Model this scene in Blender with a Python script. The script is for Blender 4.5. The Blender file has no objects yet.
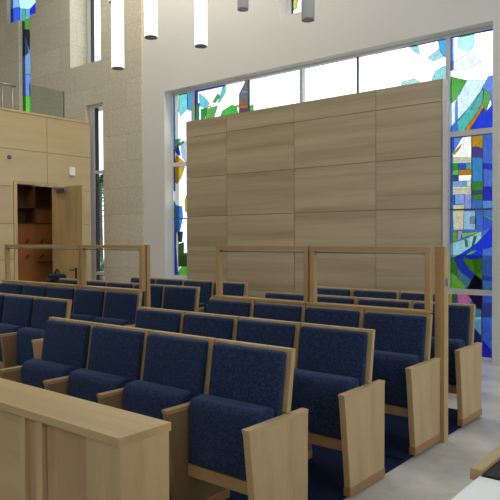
EXPO = -0.6; GLASS_K = (1.25, .82, .95); DOWN = 1.35; COUNTER_X = (-2.447, -2.295, -2.258, -2.181, -2.14, -2.126, -1.864, -1.67)
import bpy, bmesh, math, random
from mathutils import Vector, Matrix
from mathutils.geometry import delaunay_2d_cdt
random.seed(7)
S = bpy.context.scene
COL = S.collection

# ------------------------------------------------------------------ materials
def new_mat(name):
    m = bpy.data.materials.new(name); m.use_nodes = True
    nt = m.node_tree; nt.nodes.clear()
    out = nt.nodes.new('ShaderNodeOutputMaterial')
    return m, nt, out

def principled(nt, out, **kw):
    b = nt.nodes.new('ShaderNodeBsdfPrincipled')
    for k, v in kw.items(): b.inputs[k].default_value = v
    nt.links.new(b.outputs[0], out.inputs[0]); return b

def coords(nt, scale, kind='Object'):
    tc = nt.nodes.new('ShaderNodeTexCoord'); mp = nt.nodes.new('ShaderNodeMapping')
    mp.inputs['Scale'].default_value = scale
    nt.links.new(tc.outputs[kind], mp.inputs['Vector']); return mp.outputs[0]

def ramp(nt, fac, stops):
    r = nt.nodes.new('ShaderNodeValToRGB'); e = r.color_ramp.elements
    while len(e) < len(stops): e.new(0.5)
    for i, (p, c) in enumerate(stops): e[i].position = p; e[i].color = (*c, 1)
    nt.links.new(fac, r.inputs[0]); return r.outputs[0]

def noise(nt, vec, scale, detail=4, rough=.55, dist=0.0):
    n = nt.nodes.new('ShaderNodeTexNoise')
    n.inputs['Scale'].default_value = scale; n.inputs['Detail'].default_value = detail
    n.inputs['Roughness'].default_value = rough; n.inputs['Distortion'].default_value = dist
    nt.links.new(vec, n.inputs['Vector']); return n.outputs['Fac']

def bump(nt, fac, bsdf, strength, dist=.01):
    b = nt.nodes.new('ShaderNodeBump'); b.inputs['Strength'].default_value = strength
    b.inputs['Distance'].default_value = dist
    nt.links.new(fac, b.inputs['Height']); nt.links.new(b.outputs[0], bsdf.inputs['Normal'])

def plain(name, c, rough=.5, metal=0.0, spec=.5):
    m, nt, out = new_mat(name)
    principled(nt, out, **{'Base Color': (*c, 1), 'Roughness': rough, 'Metallic': metal, 'Specular IOR Level': spec})
    return m

def wood(name, light, dark, axis='Z', rough=.38, freq=6.0, contrast=1.0):
    """grain stretched along one axis of the object"""
    m, nt, out = new_mat(name)
    b = principled(nt, out, **{'Roughness': rough, 'Specular IOR Level': .4})
    sc = {'X': (.035, 1, 1), 'Y': (1, .08, 1), 'Z': (1, 1, .16)}[axis]
    v = coords(nt, sc)
    a = noise(nt, v, freq, 3, .5, .12 if axis == 'X' else .6); f = noise(nt, v, freq * 9, 4, .6, .2)
    mx = nt.nodes.new('ShaderNodeMath'); mx.operation = 'MULTIPLY_ADD'
    mx.inputs[1].default_value = .35; nt.links.new(f, mx.inputs[0]); nt.links.new(a, mx.inputs[2])
    w = .18 / contrast
    c = ramp(nt, mx.outputs[0], [(.67 - w, dark), (.67 + w, light)])
    nt.links.new(c, b.inputs['Base Color'])
    bump(nt, f, b, .05, .002)
    return m

MAPLE_L, MAPLE_D = (.55, .39, .195), (.43, .295, .14)
M = {}
M['maple'] = wood('maple', MAPLE_L, MAPLE_D, 'Z')
M['maple_x'] = wood('maple_long', MAPLE_L, MAPLE_D, 'X')
M['maple_y'] = wood('maple_deep', MAPLE_L, MAPLE_D, 'Y')
M['arm_wood'] = wood('arm_wood', (.42, .265, .12), (.33, .20, .09), 'Y', .4)
M['screen_wood'] = wood('screen_wood', (.60, .49, .33), (.40, .31, .19), 'X', .42, 5.5)
M['screen_wood_gap'] = plain('screen_gap', (.20, .14, .075), .7)
M['wall_wood'] = wood('wall_wood', (.51, .405, .24), (.44, .335, .185), 'Y', .45, 3.0)
M['frame_wood'] = wood('frame_wood', (.50, .325, .15), (.40, .25, .11), 'X', .35)
M['post_wood'] = wood('post_wood', (.54, .36, .17), (.42, .265, .115), 'Z', .35)
M['panel_brown'] = wood('panel_brown', (.46, .29, .15), (.36, .215, .105), 'Z', .4, 7)
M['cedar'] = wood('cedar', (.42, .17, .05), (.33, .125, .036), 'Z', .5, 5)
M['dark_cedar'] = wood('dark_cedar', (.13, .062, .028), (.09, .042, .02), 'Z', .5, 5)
M['dark_wood'] = wood('dark_brown_wood', (.24, .15, .075), (.18, .11, .052), 'Z', .45)  # darker brown for panels between seats and the counter groove
M['cap_wood'] = wood('cap_wood', (.52, .37, .20), (.44, .30, .15), 'Y', .4)
M['plinth'] = wood('plinth', (.40, .215, .09), (.32, .17, .065), 'Y', .45)
M['grey'] = plain('grey_metal_paint', (.70, .71, .73), .4)
M['steel'] = plain('brushed_steel', (.30, .30, .31), .4, .8)
M['black'] = plain('black_plastic', (.012, .012, .014), .4)
M['white_plastic'] = plain('white_plastic', (.80, .80, .80), .4)
M['blue_plastic'] = plain('blue_plastic', (.04, .05, .18), .4)
M['ceiling'] = plain('ceiling_white', (.78, .77, .74), .9)
M['lead'] = plain('lead_came', (.12, .13, .15), .5, .3)
M['white_top'] = plain('white_top', (.92, .93, .93), .25)
M['screen_edge'] = plain('screen_edge_trim', (.80, .80, .78), .22, .6)
M['black_felt'] = plain('black_felt', (.012, .011, .015), .8)

def fabric(name, c1, c2):
    m, nt, out = new_mat(name)
    b = principled(nt, out, **{'Roughness': .9, 'Specular IOR Level': .15, 'Sheen Weight': .25, 'Sheen Roughness': .5})
    b.inputs['Sheen Tint'].default_value = (.25, .35, .6, 1)
    v = coords(nt, (1, 1, 1))
    n = noise(nt, v, 95, 2, .7)
    c = ramp(nt, n, [(.40, c1), (.64, c2)])
    nt.links.new(c, b.inputs['Base Color']); bump(nt, n, b, .35, .003)
    return m
M['navy'] = fabric('navy_fabric', (.009, .017, .046), (.029, .052, .122))
M['bag'] = fabric('bag_nylon', (.006, .006, .008), (.02, .02, .026))

m, nt, out = new_mat('navy_carpet'); b = principled(nt, out, **{'Roughness': 1.0, 'Specular IOR Level': .05})
n = noise(nt, coords(nt, (1, 1, 1)), 120, 3, .7)
nt.links.new(ramp(nt, n, [(.3, (.006, .011, .032)), (.7, (.016, .026, .07))]), b.inputs['Base Color']); bump(nt, n, b, .5, .004)
M['carpet'] = m

m, nt, out = new_mat('pale_stone_floor'); b = principled(nt, out, **{'Roughness': .34, 'Specular IOR Level': .45})
v = coords(nt, (1, 1, 1))
br = nt.nodes.new('ShaderNodeTexBrick'); nt.links.new(v, br.inputs['Vector'])
br.offset = 0; br.inputs['Scale'].default_value = 1
br.inputs['Brick Width'].default_value = .9; br.inputs['Row Height'].default_value = .9; br.inputs['Mortar Size'].default_value = .003
br.inputs['Color1'].default_value = (.60, .595, .57, 1); br.inputs['Color2'].default_value = (.58, .575, .55, 1); br.inputs['Mortar'].default_value = (.54, .53, .51, 1)
n = noise(nt, v, 5, 6, .65, .5)
mx = nt.nodes.new('ShaderNodeMix'); mx.data_type = 'RGBA'; mx.blend_type = 'MULTIPLY'; mx.inputs[0].default_value = 1
nt.links.new(br.outputs['Color'], mx.inputs[6]); nt.links.new(ramp(nt, n, [(.3, (.80, .80, .79)), (.7, (1.05, 1.05, 1.04))]), mx.inputs[7])
nt.links.new(mx.outputs[2], b.inputs['Base Color'])
M['floor'] = m

m, nt, out = new_mat('white_plaster'); b = principled(nt, out, **{'Base Color': (.70, .69, .665, 1), 'Roughness': .9, 'Specular IOR Level': .2})
bump(nt, noise(nt, coords(nt, (1, 1, 1)), 60, 4), b, .04, .004)
M['plaster'] = m

m, nt, out = new_mat('limestone'); b = principled(nt, out, **{'Roughness': .9, 'Specular IOR Level': .15})
tc = nt.nodes.new('ShaderNodeTexCoord'); sx = nt.nodes.new('ShaderNodeSeparateXYZ'); cx = nt.nodes.new('ShaderNodeCombineXYZ')
nt.links.new(tc.outputs['Object'], sx.inputs[0])
ad = nt.nodes.new('ShaderNodeMath'); ad.operation = 'ADD'; nt.links.new(sx.outputs['X'], ad.inputs[0]); nt.links.new(sx.outputs['Y'], ad.inputs[1])
nt.links.new(ad.outputs[0], cx.inputs['X']); nt.links.new(sx.outputs['Z'], cx.inputs['Y'])
br = nt.nodes.new('ShaderNodeTexBrick'); nt.links.new(cx.outputs[0], br.inputs['Vector'])
br.inputs['Scale'].default_value = 1; br.inputs['Brick Width'].default_value = 1.05; br.inputs['Row Height'].default_value = .5
br.inputs['Mortar Size'].default_value = .006; br.inputs['Mortar Smooth'].default_value = .3; br.inputs['Bias'].default_value = 0
br.inputs['Color1'].default_value = (.66, .61, .50, 1); br.inputs['Color2'].default_value = (.60, .55, .45, 1); br.inputs['Mortar'].default_value = (.50, .455, .37, 1)
n = noise(nt, coords(nt, (1, 1, 1)), 22, 7, .75, .4)
mx = nt.nodes.new('ShaderNodeMix'); mx.data_type = 'RGBA'; mx.blend_type = 'MULTIPLY'; mx.inputs[0].default_value = 1
nt.links.new(br.outputs['Color'], mx.inputs[6]); nt.links.new(ramp(nt, n, [(.3, (.76, .755, .745)), (.62, (1.06, 1.06, 1.05))]), mx.inputs[7])
nt.links.new(mx.outputs[2], b.inputs['Base Color']); bump(nt, n, b, .3, .012)
M['stone'] = m

m, nt, out = new_mat('grass_ground'); b = principled(nt, out, **{'Roughness': 1.0})
n = noise(nt, coords(nt, (1, 1, 1)), 3, 6)
nt.links.new(ramp(nt, n, [(.3, (.35, .36, .33)), (.7, (.55, .55, .52))]), b.inputs['Base Color']); M['ground'] = m

m, nt, out = new_mat('palm_leaf'); b = principled(nt, out, **{'Roughness': .5})
n = noise(nt, coords(nt, (1, 1, 1)), 8, 3)
nt.links.new(ramp(nt, n, [(.35, (.03, .085, .03)), (.7, (.11, .24, .08))]), b.inputs['Base Color']); M['palm'] = m
M['bark'] = wood('palm_bark', (.16, .12, .08), (.08, .06, .04), 'Z', .9)

def clear_glass(name, tint, gloss=.06):
    m, nt, out = new_mat(name)
    t = nt.nodes.new('ShaderNodeBsdfTransparent'); t.inputs[0].default_value = (*tint, 1)
    g = nt.nodes.new('ShaderNodeBsdfGlossy'); g.inputs['Roughness'].default_value = .05
    mix = nt.nodes.new('ShaderNodeMixShader'); mix.inputs[0].default_value = gloss
    nt.links.new(t.outputs[0], mix.inputs[1]); nt.links.new(g.outputs[0], mix.inputs[2]); nt.links.new(mix.outputs[0], out.inputs[0])
    return m
M['glass'] = clear_glass('clear_glass', (.93, .96, .96))
M['rail_glass'] = clear_glass('rail_glass', (.80, .85, .82), .05)

SKY = 4.0
def lin(c): return tuple(((v / 255) / 12.92 if v / 255 <= .04045 else ((v / 255 + .055) / 1.055) ** 2.4) for v in c)
_sg = {}
def stained(rgb, k=1.0):
    key = (rgb, k)
    if key in _sg: return _sg[key]
    m, nt, out = new_mat('stained_glass_%d_%d_%d' % rgb)
    t = nt.nodes.new('ShaderNodeBsdfTransparent')
    c = tuple(min(.97, v / (SKY * 2 ** EXPO) * k * (1.0 if max(rgb) < 250 or min(rgb) < 180 else (2.1 if rgb == (255, 255, 255) else 1.4))) for v in lin(rgb))
    n = noise(nt, coords(nt, (1, 1, .45)), 34, 4, .7, 1.0)
    lo = tuple(v * .72 for v in c); hi = tuple(min(.98, v * 1.22) for v in c)
    nt.links.new(ramp(nt, n, [(.33, lo), (.66, hi)]), t.inputs[0])
    g = nt.nodes.new('ShaderNodeBsdfGlossy'); g.inputs['Roughness'].default_value = .12
    mix = nt.nodes.new('ShaderNodeMixShader'); mix.inputs[0].default_value = .04
    nt.links.new(t.outputs[0], mix.inputs[1]); nt.links.new(g.outputs[0], mix.inputs[2]); nt.links.new(mix.outputs[0], out.inputs[0])
    _sg[key] = m; return m

def emitter(name, c, s):
    m, nt, out = new_mat(name)
    e = nt.nodes.new('ShaderNodeEmission'); e.inputs[0].default_value = (*c, 1); e.inputs[1].default_value = s
    nt.links.new(e.outputs[0], out.inputs[0]); return m
M['lamp_lit'] = emitter('lit_acrylic', (1, .90, .72), 3.2)
M['lamp_off'] = plain('unlit_acrylic', (.80, .82, .84), .35)
mm, nt, out = new_mat('unlit_acrylic')
d_ = nt.nodes.new('ShaderNodeBsdfDiffuse'); d_.inputs[0].default_value = (.85, .87, .90, 1)
t_ = nt.nodes.new('ShaderNodeBsdfTranslucent'); t_.inputs[0].default_value = (.85, .87, .90, 1)
x_ = nt.nodes.new('ShaderNodeMixShader'); x_.inputs[0].default_value = .5
nt.links.new(d_.outputs[0], x_.inputs[1]); nt.links.new(t_.outputs[0], x_.inputs[2]); nt.links.new(x_.outputs[0], out.inputs[0])
M['lamp_off'] = mm
M['lamp_cap'] = plain('lamp_end_cap', (.25, .25, .25), .5)

# ------------------------------------------------------------------ mesh helpers
def add_box(bm, x0, x1, y0, y1, z0, z1, mi=0):
    v = [bm.verts.new(p) for p in ((x0,y0,z0),(x1,y0,z0),(x1,y1,z0),(x0,y1,z0),(x0,y0,z1),(x1,y0,z1),(x1,y1,z1),(x0,y1,z1))]
    for f in ((0,3,2,1),(4,5,6,7),(0,1,5,4),(1,2,6,5),(2,3,7,6),(3,0,4,7)):
        bm.faces.new([v[i] for i in f]).material_index = mi

def add_prism_x(bm, prof, x0, x1):
    """profile of (y, z) points swept along x"""
    a = [bm.verts.new((x0, y, z)) for y, z in prof]; c = [bm.verts.new((x1, y, z)) for y, z in prof]
    n = len(prof)
    bm.faces.new(a); bm.faces.new(c[::-1])
    for i in range(n): bm.faces.new((a[i], c[i], c[(i+1) % n], a[(i+1) % n]))
    bmesh.ops.recalc_face_normals(bm, faces=bm.faces)

def add_tube(bm, p, q, r0, r1=None, seg=20):
    r1 = r0 if r1 is None else r1
    p, q = Vector(p), Vector(q); d = (q - p).normalized()
    u = d.orthogonal().normalized(); w = d.cross(u)
    A, B = [], []
    for i in range(seg):
        t = 2 * math.pi * i / seg; o = u * math.cos(t) + w * math.sin(t)
        A.append(bm.verts.new(p + o * r0)); B.append(bm.verts.new(q + o * r1))
    for i in range(seg): bm.faces.new((A[i], A[(i+1) % seg], B[(i+1) % seg], B[i])).smooth = True
    bm.faces.new(A[::-1]); bm.faces.new(B)

def finish(name, bm, mats, parent=None, bev=0, seg=2, smooth=False):
    if bev:
        es = [e for e in bm.edges if len(e.link_faces) == 2 and e.calc_face_angle(0) > .5]
        bmesh.ops.bevel(bm, geom=es, offset=bev, segments=seg, profile=.5, affect='EDGES')
    if smooth:
        for f in bm.faces: f.smooth = True
    me = bpy.data.meshes.new(name); bm.to_mesh(me); bm.free()
    for mm in (mats if isinstance(mats, (list, tuple)) else [mats]): me.materials.append(mm)
    o = bpy.data.objects.new(name, me); COL.objects.link(o)
    if parent is not None: o.parent = parent
    return o

def box(name, x0, x1, y0, y1, z0, z1, mat, parent=None, bev=0):
    bm = bmesh.new(); add_box(bm, x0, x1, y0, y1, z0, z1)
    return finish(name, bm, mat, parent, bev)

def thing(name, label, cat, loc=(0, 0, 0), group=None):
    o = bpy.data.objects.new(name, None); COL.objects.link(o); o.location = loc
    o['label'] = label; o['category'] = cat
    if group: o['group'] = group
    return o

def tag(o, label, cat, group=None):
    o['label'] = label; o['category'] = cat
    if group: o['group'] = group
    return o

def structure(o, label=None):
    o['kind'] = 'structure'
    if label: o['label'] = label; o['category'] = 'building'
    return o

def wall_with_holes(name, axis, lo, hi, z0, z1, d0, d1, holes, mat, parent=None):
    """wall in the XZ (axis 'X') or YZ (axis 'Y') plane between depths d0 and d1; holes = (a0, a1, z0, z1)"""
    As = sorted({lo, hi, *[h[0] for h in holes], *[h[1] for h in holes]})
    Zs = sorted({z0, z1, *[h[2] for h in holes], *[h[3] for h in holes]})
    bm = bmesh.new()
    for a0, a1 in zip(As, As[1:]):
        for b0, b1 in zip(Zs, Zs[1:]):
            ca, cb = (a0 + a1) / 2, (b0 + b1) / 2
            if any(h[0] < ca < h[1] and h[2] < cb < h[3] for h in holes): continue
            if axis == 'X': add_box(bm, a0, a1, d0, d1, b0, b1)
            else: add_box(bm, d0, d1, a0, a1, b0, b1)
    bmesh.ops.remove_doubles(bm, verts=bm.verts, dist=1e-5)
    seen = {}
    for f in bm.faces:
        k = tuple(sorted(v.index for v in f.verts)); seen.setdefault(k, []).append(f)
    bm.verts.index_update(); seen = {}
    for f in list(bm.faces):
        seen.setdefault(tuple(sorted(v.index for v in f.verts)), []).append(f)
    dead = [f for fs in seen.values() if len(fs) > 1 for f in fs]
    bmesh.ops.delete(bm, geom=dead, context='FACES')
    bmesh.ops.recalc_face_normals(bm, faces=bm.faces)
    return finish(name, bm, mat, parent)
PIECES = {
 'right_top': [
  ((40,80,255), [(-3.197,4.118),(-2.661,4.111),(-2.668,4.076),(-3.157,4.087)]),
  ((110,170,255), [(-3.2,4.103),(-3.162,4.088),(-3.161,3.791),(-3.199,3.798)]),
  ((120,110,200), [(-3.199,3.798),(-3.161,3.791),(-3.167,3.671),(-3.204,3.677)]),
  ((190,245,250), [(-3.103,4.083),(-2.897,4.086),(-2.904,3.924),(-2.972,3.87),(-3.095,3.938)]),
  ((90,200,90), [(-3.079,4.094),(-2.897,4.098),(-2.897,4.077),(-3.079,4.073)]),
  ((235,240,250), [(-3.161,3.784),(-2.949,3.865),(-2.806,3.728),(-2.933,3.661),(-3.161,3.677)]),
  ((205,228,255), [(-2.986,3.519),(-2.739,3.483),(-2.798,3.374),(-2.963,3.173),(-3.101,3.313),(-3.055,3.412)]),
  ((80,180,60), [(-3.211,3.601),(-2.986,3.519),(-3.055,3.412),(-3.148,3.267),(-3.211,3.252)]),
  ((90,140,240), [(-2.754,3.456),(-2.725,3.522),(-2.659,3.528),(-2.657,2.854),(-2.695,3.285),(-2.768,3.384),(-2.813,3.369)]),
  ((215,230,255), [(-3.211,3.252),(-3.101,3.313),(-2.963,3.173),(-3.202,2.945)]),
  ((90,150,240), [(-3.135,3.257),(-3.107,3.299),(-3.107,3.018),(-3.135,2.998)]),
  ((70,130,240), [(-3.21,2.954),(-3.039,3.093),(-3.1,2.858),(-3.21,2.862)]),
  ((90,200,190), [(-2.805,3.367),(-2.768,3.384),(-2.783,3.209),(-2.827,3.141),(-3.023,2.864),(-3.1,2.858),(-3.116,3.011),(-2.963,3.173)]),
  ((75,175,165), [(-2.805,3.367),(-2.78,3.371),(-2.79,3.21),(-2.842,3.143),(-2.947,3.149)]),
  ((80,165,60), [(-2.768,3.384),(-2.68,3.283),(-2.753,3.072),(-2.797,3.196)]),
  ((45,70,220), [(-2.753,3.087),(-2.658,3.192),(-2.657,2.825),(-2.954,2.849),(-2.775,3.156)]),
  ((220,140,20), [(-2.797,3.203),(-2.774,3.166),(-2.954,2.857),(-3.023,2.857)]),
 ],
 'right_mid': [
  ((110,150,240), [(-3.21,2.81),(-3.046,2.809),(-3.1,2.708),(-3.186,2.639)]),
  ((50,90,220), [(-3.21,2.81),(-3.155,2.805),(-3.155,2.667),(-3.21,2.626)]),
  ((255,250,235), [(-3.046,2.809),(-2.928,2.812),(-2.928,2.526),(-3.17,2.554),(-3.17,2.623)]),
  ((220,170,60), [(-3.17,2.623),(-3.054,2.719),(-3.077,2.675),(-3.147,2.598)]),
  ((240,225,170), [(-3.17,2.569),(-2.928,2.541),(-2.928,2.504),(-3.17,2.516)]),
  ((240,240,235), [(-3.17,2.516),(-2.928,2.504),(-2.927,2.474),(-3.17,2.493)]),
  ((215,160,40), [(-2.924,2.811),(-2.782,2.804),(-2.789,2.641),(-2.856,2.677),(-2.919,2.676)]),
  ((85,75,150), [(-2.919,2.676),(-2.856,2.677),(-2.789,2.641),(-2.784,2.529),(-2.919,2.548)]),
  ((70,150,205), [(-2.919,2.548),(-2.788,2.53),(-2.787,2.233),(-2.918,2.24)]),
  ((50,65,205), [(-2.781,2.47),(-2.663,2.439),(-2.663,2.365),(-2.78,2.396)]),
  ((90,125,215), [(-2.78,2.396),(-2.663,2.365),(-2.662,2.166),(-2.772,2.172)]),
  ((50,55,190), [(-2.78,2.172),(-2.662,2.166),(-2.662,1.992),(-2.779,1.997)]),
  ((70,160,50), [(-3.17,2.493),(-3.092,2.487),(-3.092,2.403),(-3.17,2.408)]),
  ((50,100,225), [(-3.092,2.487),(-2.999,2.479),(-2.999,2.404),(-3.092,2.403)]),
  ((110,170,180), [(-2.999,2.487),(-2.923,2.481),(-2.923,2.398),(-2.999,2.404)]),
  ((120,200,110), [(-3.17,2.408),(-3.092,2.403),(-3.092,2.339),(-3.17,2.339)]),
  ((205,140,30), [(-3.092,2.403),(-2.923,2.398),(-2.923,2.328),(-3.092,2.339)]),
  ((70,80,130), [(-3.17,2.339),(-3.092,2.334),(-3.091,2.266),(-3.17,2.263)]),
  ((250,250,240), [(-3.092,2.334),(-2.923,2.328),(-2.933,2.256),(-3.091,2.258)]),
  ((140,180,235), [(-3.17,2.263),(-2.991,2.252),(-2.991,2.184),(-3.17,2.194)]),
  ((225,235,235), [(-2.991,2.252),(-2.927,2.253),(-2.933,2.181),(-2.991,2.184)]),
  ((240,235,190), [(-3.17,2.194),(-2.933,2.184),(-2.933,2.151),(-3.169,2.163)]),
  ((225,220,190), [(-3.169,2.163),(-2.927,2.151),(-2.927,2.075),(-3.169,2.086)]),
  ((70,140,60), [(-2.922,2.241),(-2.783,2.235),(-2.783,2.128),(-2.922,2.12)]),
  ((60,90,120), [(-2.922,2.13),(-2.783,2.131),(-2.783,2.071),(-2.922,2.07)]),
  ((80,140,45), [(-2.917,2.077),(-2.787,2.079),(-2.782,2.019),(-2.907,2.009)]),
  ((50,110,210), [(-3.209,2.083),(-3.146,2.088),(-3.146,1.962),(-3.209,1.965)]),
  ((150,180,240), [(-3.138,2.088),(-2.998,2.089),(-3.013,1.968),(-3.138,1.965)]),
  ((150,170,235), [(-3.014,2.082),(-2.927,2.078),(-2.926,1.89),(-3.021,1.892)]),
  ((70,120,190), [(-2.922,2.01),(-2.787,2.012),(-2.787,1.885),(-2.922,1.889)]),
  ((105,150,225), [(-2.787,2),(-2.662,1.992),(-2.662,1.881),(-2.787,1.885)]),
  ((225,215,180), [(-3.169,1.959),(-3.013,1.96),(-3.028,1.642),(-3.161,1.636)]),
  ((165,205,225), [(-3.021,1.877),(-2.876,1.873),(-2.876,1.64),(-3.028,1.642)]),
  ((130,150,170), [(-2.944,1.8),(-2.876,1.813),(-2.883,1.715),(-2.944,1.717)]),
  ((70,120,210), [(-2.869,1.865),(-2.779,1.87),(-2.778,1.639),(-2.868,1.64)]),
  ((60,95,220), [(-2.779,1.81),(-2.661,1.756),(-2.661,1.682),(-2.778,1.624)]),
  ((100,160,110), [(-2.786,1.84),(-2.661,1.774),(-2.661,1.738),(-2.779,1.81)]),
  ((110,170,60), [(-3.168,1.621),(-3.106,1.605),(-3.105,1.49),(-3.168,1.474)]),
  ((170,170,200), [(-3.106,1.635),(-3.036,1.619),(-3.067,1.52),(-3.105,1.49)]),
  ((150,190,90), [(-3.051,1.597),(-2.801,1.617),(-2.868,1.588),(-3.043,1.536)]),
  ((165,215,225), [(-3.168,1.474),(-3.012,1.52),(-2.793,1.624),(-2.8,1.535),(-2.92,1.399),(-2.989,1.368),(-3.168,1.282)]),
  ((80,130,90), [(-3.012,1.52),(-2.982,1.513),(-2.966,1.429),(-2.997,1.414)]),
  ((60,120,50), [(-2.891,1.565),(-2.86,1.557),(-2.89,1.46),(-2.92,1.43)]),
  ((40,60,215), [(-2.661,1.68),(-2.66,1.421),(-2.785,1.398),(-2.792,1.286),(-2.928,1.261),(-3.012,1.297),(-3.144,1.28),(-2.997,1.373),(-2.823,1.495)]),
  ((110,180,60), [(-2.981,1.336),(-2.928,1.374),(-2.845,1.382),(-2.913,1.337),(-2.997,1.313)]),
  ((50,90,240), [(-2.777,1.069),(-2.659,1.051),(-2.659,0.999),(-2.777,1.017)]),
  ((80,140,215), [(-2.784,1.017),(-2.659,0.999),(-2.659,0.896),(-2.784,0.89)]),
  ((95,165,35), [(-3.035,1.266),(-2.958,1.26),(-2.792,1.278),(-2.792,1.017),(-2.882,1.081),(-2.958,1.147)]),
  ((75,140,35), [(-2.912,1.254),(-2.792,1.278),(-2.792,1.151),(-2.867,1.074)]),
  ((45,70,225), [(-3.144,1.28),(-3.012,1.297),(-3.035,1.266),(-2.958,1.147),(-2.882,1.088),(-2.927,1.019),(-3.019,1.076),(-3.097,1.173)]),
  ((10,12,30), [(-2.92,1.012),(-2.882,1.081),(-2.792,1.009),(-2.791,0.889),(-2.98,0.88)]),
  ((90,150,190), [(-3.105,1.166),(-3.05,1.098),(-2.927,1.011),(-2.965,0.926),(-2.988,0.915),(-3.112,1.05)]),
  ((140,210,80), [(-3.207,1.093),(-3.112,1.05),(-2.988,0.915),(-3.003,0.879),(-3.207,0.869)]),
  ((80,150,50), [(-3.207,1.263),(-3.144,1.28),(-3.105,1.173),(-3.112,1.05),(-3.207,1.093)]),
  ((120,190,210), [(-3.224,1.479),(-3.168,1.464),(-3.168,1.279),(-3.207,1.263)]),
 ],
 'right_low': [
  ((60,100,40), [(-3.223,0.845),(-3.112,0.851),(-3.112,0.743),(-3.175,0.647),(-3.222,0.644)]),
  ((210,110,170), [(-3.104,0.851),(-2.973,0.858),(-2.919,0.754),(-2.957,0.661),(-3.096,0.652)]),
  ((25,20,60), [(-2.973,0.858),(-2.784,0.867),(-2.783,0.638),(-2.866,0.667)]),
  ((70,140,170), [(-3.222,0.7),(-2.798,0.637),(-2.798,0.547),(-3.222,0.514)]),
  ((170,220,230), [(-3.222,0.514),(-2.798,0.547),(-2.798,0.517),(-3.222,0.483)]),
  ((110,180,210), [(-3.222,0.483),(-2.798,0.517),(-2.797,0.314),(-2.88,0.397),(-3.222,0.421)]),
  ((35,40,110), [(-3.222,0.421),(-2.88,0.397),(-2.797,0.314),(-2.797,0.186),(-3.221,0.142)]),
  ((60,70,150), [(-2.791,0.727),(-2.658,0.735),(-2.658,0.557),(-2.79,0.547)]),
  ((70,110,225), [(-2.79,0.547),(-2.658,0.557),(-2.657,0.127),(-2.782,0.263)]),
  ((25,25,200), [(-2.782,0.263),(-2.657,0.127),(-2.656,-0.097),(-2.789,-0.114)]),
 ],
 'left_top': [
  ((90,190,240), [(-8.33,4.085),(-8.253,4.096),(-8.244,3.381),(-8.25,2.784),(-8.358,2.791)]),
  ((140,235,235), [(-8.146,4.101),(-7.937,4.071),(-7.939,3.81),(-8.105,3.705),(-8.149,3.795)]),
  ((90,200,90), [(-8.146,4.116),(-7.937,4.102),(-7.937,4.069),(-8.147,4.074)]),
  ((70,180,235), [(-7.937,4.081),(-7.819,4.095),(-7.822,3.753),(-7.925,3.787)]),
  ((120,200,210), [(-8.255,3.307),(-8.088,3.312),(-8.149,3.233),(-8.256,3.201)]),
  ((80,160,60), [(-8.257,3.179),(-8.149,3.233),(-8.028,3.274),(-8.029,3.221),(-8.15,3.18),(-8.242,3.146)]),
  ((40,70,220), [(-8.257,3.137),(-8.15,3.169),(-8.106,2.996),(-8.212,3.047)]),
  ((60,60,190), [(-8.35,3.134),(-8.257,3.126),(-8.26,2.848),(-8.352,2.855)]),
  ((250,180,30), [(-8.212,3.037),(-8.017,2.872),(-8.018,2.82),(-8.26,2.838)]),
  ((190,215,240), [(-8.104,3.186),(-7.984,3.259),(-7.987,2.881),(-8.076,2.972)]),
 ],
 'left_mid': [
  ((40,70,215), [(-8.368,2.835),(-8.26,2.827),(-8.249,2.388),(-8.372,2.394)]),
  ((240,190,50), [(-8.26,2.827),(-8.003,2.808),(-8.11,2.614),(-8.202,2.514),(-8.253,2.559)]),
  ((70,140,230), [(-8.358,2.221),(-8.234,2.136),(-8.084,2.114),(-8.063,1.923),(-8.133,1.685),(-8.364,1.606)]),
  ((90,150,120), [(-8.36,2.043),(-8.244,2.056),(-8.245,1.927),(-8.361,1.93)]),
  ((40,80,225), [(-8.364,1.606),(-8.233,1.798),(-8.237,1.38),(-8.196,0.866),(-8.372,0.86)]),
  ((50,50,70), [(-8.202,1.67),(-8.066,1.668),(-8.09,1.477),(-8.181,1.477)]),
  ((50,90,40), [(-8.181,1.445),(-8.045,1.477),(-8.046,1.286),(-7.934,1.287),(-7.937,1.05),(-8.185,1.044)]),
  ((130,235,90), [(-8.094,1.046),(-7.937,1.05),(-7.938,0.875),(-8.232,0.865)]),
  ((230,200,70), [(-8.016,2.207),(-7.956,2.331),(-7.903,2.329),(-7.906,1.982),(-8.004,2.017)]),
 ],
 'strip_a': [
  ((40,70,225), [(-7.747,4.115),(-7.675,4.104),(-7.677,3.837),(-7.749,3.847)]),
  ((60,90,240), [(-7.675,4.113),(-7.052,4.114),(-7.052,4.07),(-7.675,4.067)]),
  ((60,140,90), [(-7.749,3.847),(-7.648,3.874),(-7.65,3.586),(-7.751,3.598)]),
  ((130,225,235), [(-7.647,4.039),(-7.519,3.959),(-7.408,3.841),(-7.465,3.747),(-7.634,3.811)]),
  ((80,190,90), [(-7.339,3.842),(-7.215,3.975),(-7.161,3.927),(-7.27,3.822)]),
  ((120,225,220), [(-7.216,3.815),(-7.106,4.059),(-7.039,4.088),(-7.04,3.969),(-7.162,3.827)]),
  ((60,160,70), [(-7.606,3.766),(-7.465,3.768),(-7.522,3.571),(-7.608,3.561)]),
  ((110,190,90), [(-7.479,3.749),(-7.216,3.775),(-7.3,3.584),(-7.494,3.578)]),
  ((250,220,50), [(-7.437,3.784),(-7.359,3.798),(-7.381,3.757)]),
  ((80,200,80), [(-7.113,3.671),(-6.9,3.742),(-6.81,3.71),(-6.771,3.607),(-6.798,3.513),(-7.168,3.558)]),
  ((250,210,60), [(-6.822,3.731),(-6.745,3.721),(-6.745,3.672),(-6.797,3.679)]),
  ((130,120,115), [(-6.603,4.104),(-6.552,4.076),(-6.555,3.695),(-6.745,3.721),(-6.744,3.896),(-6.679,3.984)]),
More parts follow.
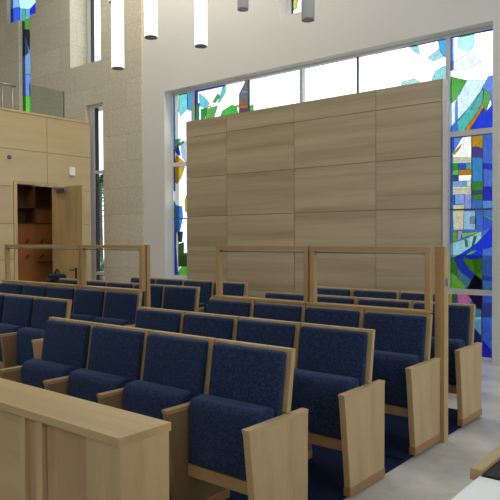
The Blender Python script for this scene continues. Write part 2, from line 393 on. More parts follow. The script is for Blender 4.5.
  ((120,170,230), [(-6.692,3.937),(-6.561,3.922),(-6.561,3.889),(-6.713,3.902)]),
  ((190,120,40), [(-6.745,3.721),(-6.547,3.694),(-6.547,3.636),(-6.745,3.666)]),
  ((110,70,120), [(-6.745,3.666),(-6.547,3.636),(-6.543,3.482),(-6.759,3.508)]),
  ((90,200,100), [(-6.517,3.671),(-6.447,3.69),(-6.448,3.528),(-6.53,3.538)]),
 ],
 'strip_b': [
  ((150,230,180), [(-6.435,3.698),(-6.344,3.667),(-6.369,3.518),(-6.436,3.526)]),
  ((225,240,250), [(-6.056,3.702),(-5.985,3.67),(-6.032,3.624)]),
 ],
 'strip_c': [
  ((180,245,245), [(-3.77,4.094),(-3.642,4.085),(-3.617,3.954),(-3.701,4.009)]),
  ((60,90,240), [(-3.891,4.114),(-3.77,4.111),(-3.77,4.094),(-3.891,4.09)]),
  ((80,190,80), [(-3.752,4.114),(-3.65,4.11),(-3.65,4.075),(-3.744,4.084)]),
  ((60,90,240), [(-3.642,4.112),(-3.273,4.119),(-3.273,4.088),(-3.642,4.083)]),
  ((190,245,245), [(-3.516,3.889),(-3.353,3.982),(-3.289,3.87),(-3.434,3.835)]),
  ((90,190,245), [(-3.369,4.117),(-3.241,4.122),(-3.241,3.846),(-3.273,3.86),(-3.337,3.941)]),
  ((170,240,245), [(-3.458,3.574),(-3.401,3.705),(-3.289,3.747),(-3.241,3.747),(-3.24,3.525)]),
  ((200,245,235), [(-3.856,3.645),(-3.684,3.65),(-3.616,3.607),(-3.633,3.539),(-3.891,3.579)]),
 ],
 'gallery_wide': [
  ((60,100,240), [(-13.416,6.783),(-13.041,6.724),(-13.05,6.299),(-13.425,6.379)]),
  ((110,190,250), [(-13.041,6.697),(-12.631,6.589),(-12.639,6.212),(-13.05,6.299)]),
  ((110,210,100), [(-12.92,6.629),(-12.823,6.62),(-12.83,6.253),(-12.927,6.273)]),
  ((30,50,230), [(-12.631,6.589),(-12.394,6.677),(-12.256,6.644),(-12.266,6.132),(-12.639,6.212)]),
  ((150,200,255), [(-13.409,7.08),(-13.109,7.006),(-13.041,6.724),(-13.416,6.783)]),
 ],
 'gallery_slit': [
  ((90,160,70), [(-12.923,6.458),(-12.541,6.373),(-12.546,6.127),(-12.929,6.207)]),
  ((40,35,45), [(-12.929,6.207),(-12.546,6.114),(-12.673,5.694),(-12.764,5.949)]),
  ((60,70,110), [(-12.929,6.207),(-12.764,5.949),(-12.722,5.651),(-12.942,5.533)]),
  ((130,170,230), [(-12.941,5.586),(-12.722,5.651),(-12.556,5.62),(-12.565,5.151),(-12.949,5.215)]),
  ((120,160,235), [(-12.949,5.215),(-12.565,5.125),(-12.574,4.681),(-12.959,4.736)]),
  ((60,80,150), [(-12.688,4.961),(-12.545,4.965),(-12.553,4.547),(-12.671,4.59)]),
  ((110,210,70), [(-12.959,4.736),(-12.669,4.695),(-12.554,4.521),(-12.56,4.207),(-12.969,4.257)]),
 ],
}
# ------------------------------------------------------------------ room shell
YW = 7.75                                   # inner face of the window wall
H_CEIL = 8.0
structure(box('floor', -15, 4.5, -4.2, 8.2, -.15, 0, M['floor']))
for n_, (a, b_, c, d, e) in enumerate(((-4.32, -1.945, 2.15, 4.03, .008), (-4.32, -1.945, 4.03, 5.5, .02), (-4.32, -2.47, 5.5, 6.5, .02), (-8.1, -5.08, 2.9, 4.03, .008), (-8.1, -5.08, 4.03, 6.5, .02))):
    structure(box('trim_%d' % (n_ + 1), a, b_, c, d, .0, e, M['carpet']))
structure(box('ceiling', -15, 4.5, -4.2, 8.2, H_CEIL, H_CEIL + .2, M['ceiling']))
MAIN = (-8.31, -2.60, 0.0, 4.13)
SMALL = (-5.78, -5.20, 4.87, 6.1)
structure(wall_with_holes('wall_far', 'X', -8.87, 4.5, 0, H_CEIL, YW, YW + .35, [MAIN, SMALL], M['plaster']))
HI = (-11.04, -10.05, 5.0, 7.9)
LOW = (-10.54, -10.0, 0.08, 4.18)
GW = (-13.43, -12.27, 6.40, 7.9)
GS = (-12.957, -12.50, 3.7, 6.40)
structure(wall_with_holes('wall_far_stone', 'X', -15, -8.87, 0, H_CEIL, YW - .03, YW + .13, [HI, LOW, GW, GS], M['stone']))
structure(wall_with_holes('wall_far_stone_backing', 'X', -15, -8.87, 0, H_CEIL, YW + .13, YW + .5, [HI, (-11.2, -10.0, .08, 4.18), (-14.6, -12.0, 3.7, 7.9)], M['stone']))
structure(box('wall_left_gallery', -15.2, -15, -4.2, 8.2, 0, H_CEIL, M['stone']))
structure(wall_with_holes('wall_near', 'X', -15.2, 4.7, 0, H_CEIL, -4.4, -4.2, [(-9.5, -5.2, 5.0, 6.6), (-4.6, -.4, 5.0, 6.6), (.2, 4.0, 5.0, 6.6)], M['plaster']))  # high openings out of view, added to let daylight in
structure(wall_with_holes('wall_right', 'Y', -4.2, 8.2, 0, H_CEIL, 4.5, 4.7, [(-3.6, -.2, 3.0, 6.2), (1.2, 3.4, 2.4, 5.6), (4.4, 7.0, .4, 5.6)], M['plaster']))  # openings out of view, added and sized to set the daylight level
structure(box('baseboard_far', -2.58, 4.5, YW - .015, YW, 0, .09, M['grey']))

# wood clad wall on the left with its doorway; grooves between the boards
DOOR_Y0, DOOR_Y1, DOOR_Z = 6.13, 6.935, 2.53
XW = -10.4
bm = bmesh.new()
ys = [-4.2, -1.0, .55, 2.1, 3.65, 5.2, 6.75, YW - .03]
zs = [0, .55, 1.18, 1.82, 2.48, 3.14, 3.80]
g = .004
for a, b_ in zip(ys, ys[1:]):
    for c, d in zip(zs, zs[1:]):
        cells = [(a + g, b_ - g, c + g, d - g)]
        out_ = []
        for (p, q, r, s) in cells:
            if q <= DOOR_Y0 - .07 or p >= DOOR_Y1 + .03 or r >= DOOR_Z + .05: out_.append((p, q, r, s)); continue
            if p < DOOR_Y0 - .07: out_.append((p, DOOR_Y0 - .07, r, s))
            if q > DOOR_Y1 + .03: out_.append((DOOR_Y1 + .03, q, r, s))
            if s > DOOR_Z + .05: out_.append((max(p, DOOR_Y0 - .07), min(q, DOOR_Y1 + .03), DOOR_Z + .05, s))
        for (p, q, r, s) in out_: add_box(bm, XW - .02, XW, p, q, r, s, 0)
for (p, q, r, s) in ((-4.2, DOOR_Y0 - .05, 0, 3.8), (DOOR_Y1 + .02, YW - .03, 0, 3.8), (DOOR_Y0 - .05, DOOR_Y1 + .02, DOOR_Z + .04, 3.8)):
    add_box(bm, XW - .14, XW - .021, p, q, r, s, 1)
add_box(bm, XW - .15, XW + .008, -4.2, YW - .03, 3.80, 3.84, 0)
structure(finish('wall_left', bm, [M['wall_wood'], M['screen_wood_gap']]))
structure(box('trim_gallery_floor', -15, XW - .15, -4.2, YW - .03, 3.2, 3.4, M['ceiling']))

# doorway: frame, leaf swung out into the hall, closer, lever handle
door = bpy.data.objects.new('door_1', None); COL.objects.link(door); door.location = (XW, DOOR_Y0, 0); structure(door)
def dbox(name, x0, x1, y0, y1, z0, z1, mat, par=None, bev=0):
    return box(name, x0 - XW, x1 - XW, y0 - DOOR_Y0, y1 - DOOR_Y0, z0, z1, mat, par or door, bev)
bm = bmesh.new()
for (x0, x1, y0, y1, z0, z1) in ((-.14, .012, -.065, 0, 0, DOOR_Z + .045), (-.14, .012, DOOR_Y1 - DOOR_Y0, DOOR_Y1 - DOOR_Y0 + .025, 0, DOOR_Z + .045), (-.14, .012, 0, DOOR_Y1 - DOOR_Y0, DOOR_Z, DOOR_Z + .045)):
    add_box(bm, x0, x1, y0, y1, z0, z1)
finish('door_frame', bm, M['maple'], door)
leaf = dbox('door_leaf', XW + .02, XW + .83, DOOR_Y1 - .025, DOOR_Y1 + .02, .01, DOOR_Z - .02, M['maple'])
bm = bmesh.new()
hx, hy, hz = .64, DOOR_Y1 - DOOR_Y0 - .025, .94
add_box(bm, hx - .02, hx + .02, hy - .012, hy, hz - .12, hz + .08); add_tube(bm, (hx, hy - .01, hz + .04), (hx, hy - .06, hz + .04), .012); add_tube(bm, (hx + .01, hy - .06, hz + .04), (hx - .13, hy - .06, hz + .04), .012)
finish('door_handle', bm, M['black'], leaf)
bm = bmesh.new(); add_box(bm, .13, .38, hy - .06, hy, DOOR_Z - .13, DOOR_Z - .06)
clo = finish('door_closer', bm, M['steel'], leaf, .006)
bm = bmesh.new(); add_tube(bm, (.26, hy - .045, DOOR_Z - .05), (.20, hy - .36, DOOR_Z - .03), .012, seg=8); add_tube(bm, (.20, hy - .36, DOOR_Z - .03), (.0, hy - .50, DOOR_Z - .02), .012, seg=8)
finish('closer_arm', bm, M['steel'], clo)

# cloakroom behind the doorway
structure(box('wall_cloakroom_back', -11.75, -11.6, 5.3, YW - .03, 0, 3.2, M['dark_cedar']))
structure(box('wall_cloakroom_side', -11.6, XW - .15, 5.2, 5.3, 0, 3.2, M['maple_x']))
cab = thing('coat_cabinet', 'orange brown wooden coat cabinet with open cubbies seen through the doorway', 'cabinet', (-11.4, 7.0, 0))
bm = bmesh.new()
for (x0, x1, y0, y1, z0, z1) in ((-.19, -.17, -.75, .70, 1.86, 2.62), (-.17, .18, -.75, -.73, 0, 2.62), (-.17, .18, .68, .70, 0, 2.62), (-.17, .18, -.01, .01, 1.86, 2.62), (-.17, .18, -.73, .68, 2.6, 2.62), (-.17, .18, -.73, .68, 2.15, 2.17), (-.17, .18, -.73, .68, 1.84, 1.86)):
    add_box(bm, x0, x1, y0, y1, z0, z1)
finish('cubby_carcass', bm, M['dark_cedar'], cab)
box('back_panel', .12, .16, -.73, .68, 0, 1.84, M['cedar'], cab)
box('cubby_door', .06, .08, .015, .675, 1.87, 2.14, M['cedar'], cab)
bm = bmesh.new(); add_box(bm, .16, .175, -.70, .66, 1.46, 1.50); add_box(bm, .16, .175, -.70, .66, 1.16, 1.20)
finish('peg_rail', bm, M['cedar'], cab)
for z in (1.50, 1.20):
    for y in (-.52, -.20, .12, .44):
        bm = bmesh.new(); add_tube(bm, (.175, y, z - .02), (.24, y, z + .01), .013, seg=8); add_tube(bm, (.24, y, z + .01), (.245, y, z + .04), .015, seg=8)
        finish('coat_hook', bm, M['black'], cab)
box('small_shelf', .16, .34, .05, .66, 1.08, 1.10, M['dark_cedar'], cab)

# fittings on the wood wall
bm = bmesh.new(); add_box(bm, XW, XW + .03, 7.22, 7.34, 2.76, 2.92)
tag(finish('alarm_box', bm, M['white_plastic'], bev=.01), 'small white box fixed on the wooden wall right of the doorway', 'alarm')
bm = bmesh.new(); add_tube(bm, (XW, 5.99, 2.99), (XW + .02, 5.99, 2.99), .035)
tag(finish('wall_sensor', bm, M['blue_plastic']), 'round dark blue dot fixed on the wooden wall above the doorway', 'sensor')

# gallery: glass balustrade and a small metal handrail
gr = thing('glass_balustrade', 'clear frameless glass balustrade standing on the wooden gallery parapet', 'railing', (XW - .08, 6.8, 3.84))
box('glass_panel', -.008, .008, -.35, .37, -.0, .52, M['rail_glass'], gr)
box('edge_strip', -.012, .012, .37, .385, 0, .52, M['steel'], gr)
hr = thing('metal_handrail', 'slim metal handrail on two posts behind the gallery parapet', 'railing', (XW - .35, 6.2, 3.4))
P0, P1 = Vector((0, -.2, .95)), Vector((0, .13, .95))
bm = bmesh.new(); add_tube(bm, P0, P1, .022); finish('rail', bm, M['steel'], hr)
for y in (-.13, .07):
    bm = bmesh.new(); add_tube(bm, (0, y, 0), (0, y, .94), .012); finish('post', bm, M['steel'], hr)

# ------------------------------------------------------------------ stained glass
def poly_cdt(rect, pieces, bg):
    x0, x1, z0, z1 = rect
    pts, edges = [], []
    def add(poly):
        i0 = len(pts)
        pts.extend(Vector((min(max(p[0], x0), x1), min(max(p[1], z0), z1))) for p in poly)
        edges.extend((i0 + i, i0 + (i + 1) % len(poly)) for i in range(len(poly)))
    add([(x0, z0), (x1, z0), (x1, z1), (x0, z1)])
    for c, pl in pieces: add(pl)
    vs, es, fs, _, _, _ = delaunay_2d_cdt(pts, edges, [], 0, 1e-4)
    def inside(p, poly):
        r = False; n = len(poly); j = n - 1
        for i in range(n):
            (xi, yi), (xj, yj) = poly[i], poly[j]
            if (yi > p[1]) != (yj > p[1]) and p[0] < (xj - xi) * (p[1] - yi) / (yj - yi) + xi: r = not r
            j = i
        return r
    cols = []
    for f in fs:
        c = sum((Vector(vs[i]) for i in f), Vector((0, 0))) / len(f)
        idx = (-1, bg)
        for k, (col, pl) in enumerate(pieces):
            if inside(c, pl): idx = (k, col)
        cols.append(idx)
    return vs, fs, cols

def glass_pane(name, rect, pieces, bg, y, parent, k=1.0, lead=.006):
    vs, fs, cols = poly_cdt(rect, pieces, bg)
    pal = []
    bm = bmesh.new(); V = [bm.verts.new((v[0], y, v[1])) for v in vs]
    em = {}
    for f, (idx, c) in zip(fs, cols):
        if len(set(f)) < 3: continue
        try: fc = bm.faces.new([V[i] for i in f])
        except ValueError: continue
        if c not in pal: pal.append(c)
        fc.material_index = pal.index(c)
        for a, b_ in zip(f, f[1:] + f[:1]) if isinstance(f, list) else zip(list(f), list(f)[1:] + list(f)[:1]):
            em.setdefault(frozenset((a, b_)), []).append(idx)
    loose = [v for v in bm.verts if not v.link_faces]
    bmesh.ops.delete(bm, geom=loose, context='VERTS')
    pane = finish(name, bm, [stained(c, k) for c in pal], parent)
    bm = bmesh.new()
    for e, ids in em.items():
        if len(ids) == 2 and ids[0] != ids[1] and len(e) == 2:
            a, b_ = [Vector((vs[i][0], 0, vs[i][1])) for i in e]
            d = b_ - a
            if d.length < .012: continue
            n = Vector((-d.z, 0, d.x)).normalized() * lead / 2
            q = [(a + n), (b_ + n), (b_ - n), (a - n)]
            fr = [bm.verts.new((p.x, y - .005, p.z)) for p in q]; bk = [bm.verts.new((p.x, y + .005, p.z)) for p in q]
            bm.faces.new(fr); bm.faces.new(bk[::-1])
            for i in range(4): bm.faces.new((fr[i], bk[i], bk[(i+1) % 4], fr[(i+1) % 4]))
    if len(bm.verts): finish('leading', bm, M['lead'], pane)
    else: bm.free()
    return pane

WHITE = (255, 255, 255); PALE = (235, 250, 250)
YG = 7.95
win = bpy.data.objects.new('window_1', None); COL.objects.link(win); structure(win)
bm = bmesh.new()
fy0, fy1 = YG - .03, YG + .04
X0, X1, Z0, Z1 = MAIN
add_box(bm, X0, X0 + .025, fy0, fy1, Z0, Z1); add_box(bm, X1 - .025, X1, fy0, fy1, Z0, Z1)
add_box(bm, X0 + .025, X1 - .025, fy0, fy1, Z1 - .035, Z1); add_box(bm, X0 + .025, X1 - .025, fy0, fy1, Z0, Z0 + .05)
VM = (-7.787, -5.50, -3.225)
for x in VM: add_box(bm, x - .027, x + .027, fy0, fy1, Z0 + .05, Z1 - .035)
xs = [X0 + .025] + [v for x in VM for v in (x - .027, x + .027)] + [X1 - .025]
cols_x = list(zip(xs[0::2], xs[1::2]))
for a, b_ in cols_x:
    for z in (.855, 2.855): add_box(bm, a, b_, fy0, fy1, z - .035, z + .035)
finish('window_frame', bm, M['grey'], win)
bm = bmesh.new()
for x in (-6.54, -4.545): add_box(bm, x - .012, x + .012, YG - .015, YG + .015, 2.89, Z1 - .035)
for a, b_ in (cols_x[0], cols_x[3]): add_box(bm, a, b_, YG - .015, YG + .015, 1.885, 1.905)
finish('glazing_bar', bm, M['lead'], win)
rz = [(Z0 + .05, .82), (.89, 2.82), (2.89, Z1 - .035)]
names = [['left_low', 'left_mid', 'left_top'], ['', '', 'strip_a'], ['', '', 'strip_b+c'], ['right_low', 'right_mid', 'right_top']]
bgs = [[(70, 110, 215), WHITE, WHITE], [PALE, PALE, WHITE], [PALE, PALE, WHITE], [(60, 95, 215), (80, 120, 215), WHITE]]
for ci, (a, b_) in enumerate(cols_x):
    for ri, (c, d) in enumerate(rz):
        n_ = names[ci][ri]
        pcs = PIECES['strip_b'] + PIECES['strip_c'] if n_ == 'strip_b+c' else PIECES.get(n_, [])
        glass_pane('stained_pane', (a, b_, c, d), pcs, bgs[ci][ri], YG, win, GLASS_K[ri], .0025 if ri == 2 else .003)

# small high window in the white wall
w2 = bpy.data.objects.new('window_2', None); COL.objects.link(w2); structure(w2)
bm = bmesh.new(); X0, X1, Z0, Z1 = SMALL; y = YW + .2
add_box(bm, X0, X0 + .09, y - .03, y + .03, Z0, Z1); add_box(bm, X1 - .05, X1, y - .03, y + .03, Z0, Z1)
add_box(bm, X0 + .09, X1 - .05, y - .03, y + .03, Z0, Z0 + .05); add_box(bm, X0 + .09, X1 - .05, y - .03, y + .03, Z1 - .05, Z1)
finish('window_frame', bm, M['grey'], w2)
glass_pane('stained_pane', (X0 + .09, X1 - .05, Z0 + .05, Z1 - .05), [((60, 60, 60), [(-5.69, 4.9), (-5.66, 4.9), (-5.655, 6), (-5.69, 6)]), ((240, 230, 110), [(-5.66, 5.0), (-5.60, 5.02), (-5.57, 5.16), (-5.60, 5.30), (-5.66, 5.28)])], WHITE, y, w2)

# slit windows of the stone wall
def slit(idx, hole, y, left, right, bars):
    w = bpy.data.objects.new('window_%d' % idx, None); COL.objects.link(w); structure(w)
    X0, X1, Z0, Z1 = hole; bm = bmesh.new()
    add_box(bm, X0, X0 + left, y - .04, y + .04, Z0, Z1); add_box(bm, X1 - right, X1, y - .04, y + .04, Z0, Z1)
    for z in [Z0 + .03, Z1 - .02] + bars: add_box(bm, X0 + left, X1 - right, y - .04, y + .04, z - .03, z + .03)
    finish('window_frame', bm, M['grey'], w)
    bm = bmesh.new(); add_box(bm, X0 + left, X0 + left + .03, y - .035, y + .035, Z0 + .06, Z1 - .05); finish('window_gasket', bm, M['black'], w)
    bm = bmesh.new(); add_box(bm, X0 + left + .03, X1 - right, y - .004, y + .004, Z0 + .06, Z1 - .05); finish('pane', bm, M['glass'], w)
slit(3, HI, 8.18, .12, .02, [])
slit(4, LOW, 7.86, .155, .01, [.86, 2.86])
w5 = bpy.data.objects.new('window_5', None); COL.objects.link(w5); structure(w5)
y = 7.81
glass_pane('stained_pane', (GW[0], GW[1], GW[2], GW[3]), PIECES['gallery_wide'], (190, 250, 250), y, w5)
glass_pane('stained_pane', (GS[0], GS[1], GS[2], GS[3]), PIECES['gallery_slit'], (130, 160, 220), y, w5)

# outdoors, beyond the glass
structure(box('ground', -45, 20, 8.3, 60, -.35, -.2, M['ground']))
def palm(loc, h, seed, label):
    rnd = random.Random(seed)
    t = thing('palm', label, 'palm tree', loc, 'palms outside the slit window')
    bm = bmesh.new()
    for i in range(6): add_tube(bm, (0, 0, h * i / 6), (0, 0, h * (i + 1) / 6), .11 - .008 * i, .10 - .008 * i, 10)
    finish('trunk', bm, M['bark'], t)
    for k in range(16):
        a = k * 2.4 + rnd.uniform(-.2, .2); up = rnd.uniform(.1, 1.1); L = rnd.uniform(1.0, 1.5)
        bm = bmesh.new(); pts = []
        for i in range(9):
            s = i / 8; r = L * s; z = h + up * r - .75 * r * r
            pts.append(Vector((math.cos(a) * r, math.sin(a) * r, z)))
        side = Vector((-math.sin(a), math.cos(a), 0))
        for i in range(8): add_tube(bm, pts[i], pts[i + 1], .012, .01, 5)
        for i in range(1, 9):
            for s in (-1, 1):
                for j in (0, .5):
                    p = pts[i].lerp(pts[i - 1], j); w = .42 * (1 - .5 * i / 9)
                    tip = p + side * s * w + Vector((math.cos(a) * .2, math.sin(a) * .2, -.12)); q = p + (pts[i] - pts[i - 1]) * .35
                    v = [bm.verts.new(u) for u in (p, q, tip)]; v2 = [bm.verts.new(u + Vector((0, 0, -.006))) for u in (p, q, tip)]
                    bm.faces.new(v); bm.faces.new(v2[::-1])
        finish('frond', bm, M['palm'], t)
palm((-16.5, 12.6, -.2), 3.5, 1, 'green palm outside the tall slit window of the stone wall, taller one')
palm((-12.9, 10.1, -.2), 1.0, 2, 'low green palm outside the foot of the slit window in the stone wall')
# ------------------------------------------------------------------ panelled screen before the window
scr = thing('screen_wall', 'tall freestanding wooden screen wall of horizontal grain panels before the stained glass', 'partition', (-4.89, 6.9, 0))
sx = [-6.92, -6.095, -4.905, -3.70, -2.865]; sz = [0, .28, .82, 1.355, 1.875, 2.46, 3.075, 3.325]
bm = bmesh.new(); add_box(bm, sx[0] + 4.89 + .01, sx[-1] + 4.89 - .012, .02, .14, 0, 3.318); finish('core', bm, M['screen_wood_gap'], scr)
for i in range(4):
    for j in range(7):
        bm = bmesh.new(); a, b_ = sx[i] + 4.89, sx[i + 1] + 4.89
        add_box(bm, a + .003, b_ - .003, 0, .0195, sz[j] + .003, sz[j + 1] - .003)
        ox, oz = random.uniform(-3, 3), random.uniform(-3, 3)
        bmesh.ops.translate(bm, verts=bm.verts, vec=(ox, 0, oz))
        o = finish('panel', bm, M['screen_wood'], scr); o.location = (-ox, 0, -oz)
box('end_trim', sx[-1] + 4.89 - .012, sx[-1] + 4.89, .0, .14, 0, 3.325, M['screen_edge'], scr)
box('top_cap', sx[0] + 4.89, sx[-1] + 4.89 - .012, .02, .14, 3.318, 3.325, M['maple_x'], scr)

# ------------------------------------------------------------------ tip-up chairs
PITCH = .562
def make_chair():
    t = thing('theatre_chair', 'x', 'chair')
    L, R = -PITCH + .006, -.006
    bm = bmesh.new(); add_prism_x(bm, [(0, .955), (-.034, .955), (-.082, .626), (-.048, .626)], L, R)
    add_prism_x(bm, [(-.048, .625), (-.082, .625), (-.121, .36), (-.085, .36)], L + .024, R - .024)
    finish('back_shell', bm, M['maple'], t, .004)
    bm = bmesh.new(); add_prism_x(bm, [(-.036, .944), (-.084, .936), (-.154, .46), (-.108, .45)], L + .02, R - .028)
    finish('back_pad', bm, M['navy'], t, .016, 3, True)
    bm = bmesh.new(); add_prism_x(bm, [(-.290, .305), (-.285, .63), (-.262, .665), (-.18, .672), (-.135, .655), (-.165, .305)], L + .026, R - .034)
    finish('seat', bm, M['navy'], t, .018, 3, True)
    bm = bmesh.new(); add_box(bm, L + .022, R - .022, -.285, -.235, .235, .30)
    finish('seat_rail', bm, M['arm_wood'], t, .004)
    return t
PANEL = [(-.425, .60), (.072, .60), (.066, .05), (-.36, .05)]
def make_side(parent, x, wood_, cap_):
    bm = bmesh.new(); add_prism_x(bm, PANEL, -.021, .021)
    s = finish('side_panel', bm, M[wood_], parent, .002); s.location.x = x
    bm = bmesh.new(); add_prism_x(bm, [(-.429, .60), (.074, .60), (.074, .622), (-.432, .622)], -.023, .023)
    finish('arm_cap', bm, M[cap_], s, .003)
    bm = bmesh.new(); add_prism_x(bm, [(-.366, 0), (.071, 0), (.071, .055), (-.366, .055)], -.024, .024)
    finish('foot', bm, M['plinth'], s, .003)
    return s
chair0 = make_chair(); aisle_side = make_side(chair0, 0, 'maple', 'cap_wood')
def copy_tree(o, parent=None):
    c = o.copy(); COL.objects.link(c); c.parent = parent
    for ch in list(o.children): copy_tree(ch, c)
    return c
ORD = ['first', 'second', 'third', 'fourth', 'fifth']
used = []
def chair_row(x_right, y, n, where, side, group):
    side_mat = group == L_
    for k in range(n):
        o = chair0 if not used else copy_tree(chair0)
        used.append(o)
        o.location = (x_right - PITCH * k, y, .008 if y < 4 else .02)
        o['label'] = 'navy chair, %s from %s end of %s' % (ORD[k], side, where)
        o['group'] = group
        if side_mat and k == 0:
            for ch in o.children:
                if ch.name.startswith('side_panel'): ch.data = left_end.data
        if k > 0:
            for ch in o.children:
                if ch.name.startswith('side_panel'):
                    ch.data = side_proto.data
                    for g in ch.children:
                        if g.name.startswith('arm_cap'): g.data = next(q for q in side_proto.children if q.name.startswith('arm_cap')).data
        if k == n - 1:
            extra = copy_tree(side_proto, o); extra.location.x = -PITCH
left_end = make_side(None, 0, 'arm_wood', 'arm_wood')  # darker wood colour stands in for weaker light on the left block ends
side_proto = make_side(None, 0, 'dark_wood', 'arm_wood')
R_ = 'chairs in the right hand seating block'; L_ = 'chairs in the left hand seating block'
chair_row(-1.94, 2.75, 4, 'front row behind the counter', 'right', R_)
chair_row(-1.94, 3.625, 4, 'right block\'s second row', 'right', R_)
chair_row(-1.94, 4.51, 4, 'row under right divider', 'right', R_)
chair_row(-1.94, 5.395, 4, 'row behind the right divider', 'right', R_)
chair_row(-1.94 - PITCH, 6.28, 3, 'back row by the screen wall', 'right', R_)
chair_row(-5.18, 3.625, 4, 'left block\'s nearest row', 'right', L_)
chair_row(-5.18, 4.51, 5, 'row under left divider', 'right', L_)
chair_row(-5.18, 5.395, 5, 'row behind the left divider', 'right', L_)
chair_row(-5.18, 6.28, 4, 'back row by the white wall', 'right', L_)
for o in [side_proto, left_end] + list(side_proto.children) + list(left_end.children): bpy.data.objects.remove(o)

# ------------------------------------------------------------------ divider frames on the row of chairs
def divider(label, x0, x1, y, rod_x):
    t = thing('room_divider', label, 'divider', (x0, y, .0), 'open wooden divider frames')
    w = x1 - x0; d = .05
    for a, b_ in ((0, .045), (w - .045, w)):
        box('stile', a, b_, 0, d, .998, 1.475, M['post_wood'], t, .003)
    box('top_rail', .045, w - .045, 0, d, 1.437, 1.475, M['frame_wood'], t, .003)
    box('bottom_rail', 0, w, -.05, d, .978, .998, M['frame_wood'], t, .003)
    bm = bmesh.new(); add_tube(bm, (.045, .006, 1.424), (w - .045, .006, 1.424), .006, seg=10)
    rod = finish('curtain_rod', bm, M['steel'], t)
    for x in (.052, w - .052):
        bm = bmesh.new(); add_tube(bm, (x, -.006, 1.424), (x, .018, 1.424), .012, seg=12); finish('rod_bracket', bm, M['steel'], rod)
    return t
YD = 4.52
divider('open wooden divider frame over the right block, its left half', -4.14, -3.072, YD, 0)
divider('open wooden divider frame over the right block, half next to the aisle post', -3.055, -1.972, YD, 0)
divider('open wooden divider frame over the left block, half before the doorway', -7.99, -6.32, YD, 0)
divider('open wooden divider frame over the left block, half before the stone wall', -6.30, -5.21, YD, 0)
p = thing('divider_post', 'tall square wooden post rising from the floor at the right aisle', 'post', (-1.93, 4.63, 0), 'divider end posts')
box('shaft', -.038, .038, -.037, .037, 0, 1.478, M['post_wood'], p, .003)
box('latch', .038, .045, -.015, .015, 1.18, 1.24, M['steel'], p)
p = thing('divider_post', 'tall square wooden post rising from the floor between the two blocks', 'post', (-5.238, 4.615, 0), 'divider end posts')
box('shaft', -.028, .028, -.022, .022, 0, 1.478, M['post_wood'], p, .003)

# ------------------------------------------------------------------ low counter in front of the first row
ct = thing('counter', 'low pale wooden counter with brown recessed panels before the front row', 'counter', (-1.672, 1.345, 0))
L = -3.4
box('counter_top', L, 0, 0, .238, .855, .885, M['maple_x'], ct, .006)
box('end_panel', -.042, -.004, .008, .23, 0, .855, M['maple'], ct, .002)
box('back_panel', L, -.042, .196, .226, 0, .855, M['maple_x'], ct)
def stile(a, b_): box('stile', a, b_, .008, .034, 0, .855, M['maple'], ct, .002)
def panel(a, b_, m, y=.022): box('recessed_panel', a, b_, y, y + .012, 0, .855, M[m], ct)
CX = [x + 1.672 for x in COUNTER_X]
stile(CX[6], -.042); panel(CX[5], CX[6], 'panel_brown'); panel(CX[4], CX[5], 'dark_wood', .034)
stile(CX[3], CX[4]); panel(CX[2], CX[3], 'panel_brown', .024); stile(CX[1], CX[2])
panel(CX[1] - .42, CX[1], 'maple_x'); stile(CX[1] - .55, CX[1] - .42); panel(CX[1] - .95, CX[1] - .55, 'panel_brown')
stile(CX[1] - 1.05, CX[1] - .95); panel(CX[1] - 1.5, CX[1] - 1.05, 'maple_x'); stile(L, CX[1] - 1.5)

# ------------------------------------------------------------------ reading desk at the lower right
dk = thing('reading_desk', 'white topped wooden reading desk with black inset tray, cut by the corner', 'desk', (-.62, 1.2, 0))
box('body', .06, 1.15, .06, 1.75, 0, .80, M['maple'], dk, .003)
box('white_top', -.004, 1.2, -.1, .562, .80, .884, M['white_top'], dk, .004)
box('tray_floor', .002, 1.2, .565, 1.76, .80, .890, M['black_felt'], dk)
for (a, b_, c, d) in ((-.032, .002, .565, 1.8),):
    box('tray_rim', a, b_, c, d, .868, .90, M['maple_y'], dk, .003)
box('tray_rim', .002, 1.2, 1.76, 1.8, .868, .90, M['maple_x'], dk, .003)

# ------------------------------------------------------------------ camera bag on a small stand
st = thing('side_table', 'small dark side table behind the left divider carrying the bag', 'table', (-8.42, 5.62, 0))
box('tabletop', -.2, .2, -.18, .18, .82, .85, M['black'], st, .004)
for x in (-.16, .16):
    for y in (-.14, .14): box('leg', x - .015, x + .015, y - .015, y + .015, 0, .82, M['black'], st)
bag = thing('camera_bag', 'black rounded camera bag with a top handle seen above the left divider rail', 'bag', (-8.42, 5.62, .85))
bm = bmesh.new(); add_box(bm, -.15, .15, -.09, .09, 0, .17)
bmesh.ops.bevel(bm, geom=list(bm.edges), offset=.055, segments=4, profile=.5, affect='EDGES'); finish('bag_body', bm, M['bag'], bag, smooth=True)
bm = bmesh.new(); add_box(bm, -.11, .11, -.12, -.085, .02, .10); finish('front_pocket', bm, M['bag'], bag, .015, 3, True)
bm = bmesh.new()
pts = [Vector((-.07 + .14 * i / 10, 0, .16 + .065 * math.sin(math.pi * i / 10))) for i in range(11)]
for a, b_ in zip(pts, pts[1:]): add_tube(bm, a, b_, .016, seg=10)
finish('handle', bm, M['black'], bag)

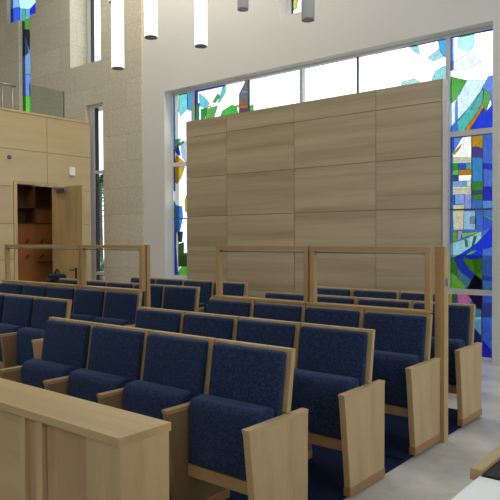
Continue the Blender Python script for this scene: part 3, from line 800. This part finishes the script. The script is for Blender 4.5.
# ------------------------------------------------------------------ pendant lamps
def pendant(x, y, z, lit, label, L=1.5, r=.071):
    t = thing('pendant_lamp', label, 'lamp', (x, y, z), 'cylinder pendant lamps')
    bm = bmesh.new(); add_tube(bm, (0, 0, .012), (0, 0, L), r, seg=32); finish('shade', bm, M['lamp_lit' if lit else 'lamp_off'], t)
    bm = bmesh.new(); add_tube(bm, (0, 0, 0), (0, 0, .012), r * .96, seg=32); finish('end_cap', bm, M['lamp_cap'], t)
    bm = bmesh.new(); add_tube(bm, (0, 0, L), (0, 0, L + .05), r * 1.02, seg=32); finish('top_cap', bm, M['steel'], t)
    bm = bmesh.new(); add_tube(bm, (0, 0, L + .05), (0, 0, H_CEIL - z), .006, seg=8); finish('cable', bm, M['black'], t)
pendant(-5.853, 4.74, 3.505, True, 'lit white cylinder pendant before the stone wall, lowest of the lit three')
pendant(-5.164, 4.632, 3.695, True, 'lit white cylinder pendant at the stone corner, middle of the lit three')
pendant(-4.926, 5.154, 3.675, True, 'lit white cylinder pendant before the white wall, rightmost lit one')
pendant(-5.139, 6.139, 4.397, False, 'unlit grey cylinder pendant, shorter looking one left of the small high window')
pendant(-3.866, 5.702, 3.875, False, 'unlit grey cylinder pendant overlapping the small high window')
pendant(-6.967, 5.583, 4.765, True, 'lit cylinder pendant showing only its end at the top edge beside the stone wall')

# ------------------------------------------------------------------ light
w = bpy.data.worlds.new('sky'); S.world = w; w.use_nodes = True
bgn = w.node_tree.nodes['Background']; bgn.inputs[0].default_value = (.85, .935, 1.0, 1); bgn.inputs[1].default_value = SKY
def lamp(name, kind, loc, energy, color, size=.1):
    l = bpy.data.lights.new(name, kind); l.energy = energy; l.color = color
    if kind == 'POINT': l.shadow_soft_size = size
    o = bpy.data.objects.new(name, l); COL.objects.link(o); o.location = loc; return o
lamp('cloakroom_lamp', 'POINT', (-10.9, 6.3, 2.9), 14, (1, .72, .42), .1)

for x, y, e in ((-9.6, 6.6, 36), (-7.8, 6.9, 90), (-6.2, 6.9, 80), (-4.6, 6.9, 40), (-3.2, 6.9, 8), (-9.2, 4.6, 20), (-7.0, 3.6, 15), (-2.2, 3.6, 12), (-2.2, 1.2, 14)):  # added, unseen ceiling lights that brighten the upper wall and seats
    l = lamp('added_ceiling_light', 'AREA', (x, y, H_CEIL - .03), e * DOWN, (1, .92, .79)); l.data.shape = 'DISK'; l.data.size = .35
# ------------------------------------------------------------------ camera
f, yaw, pit, roll = 636.0, math.radians(39.4), math.radians(-1.1), math.radians(-.25)
F0 = Vector((-math.sin(yaw), math.cos(yaw), 0)); R0 = Vector((math.cos(yaw), math.sin(yaw), 0)); U0 = Vector((0, 0, 1))
F = math.cos(pit) * F0 + math.sin(pit) * U0; U1 = math.cos(pit) * U0 - math.sin(pit) * F0
Rr = math.cos(roll) * R0 + math.sin(roll) * U1; U = math.cos(roll) * U1 - math.sin(roll) * R0
cam = bpy.data.cameras.new('camera'); cam.sensor_width = 36; cam.lens = 36 * f / 500; cam.clip_start = .05
co = bpy.data.objects.new('camera', cam); COL.objects.link(co)
mw = Matrix((Rr, U, -F)).transposed().to_4x4(); mw.translation = (0, 0, 1.55); co.matrix_world = mw
S.camera = co
S.view_settings.view_transform = 'Standard'; S.view_settings.look = 'None'; S.view_settings.gamma = 1
S.view_settings.use_curve_mapping = False; S.view_settings.exposure = EXPO
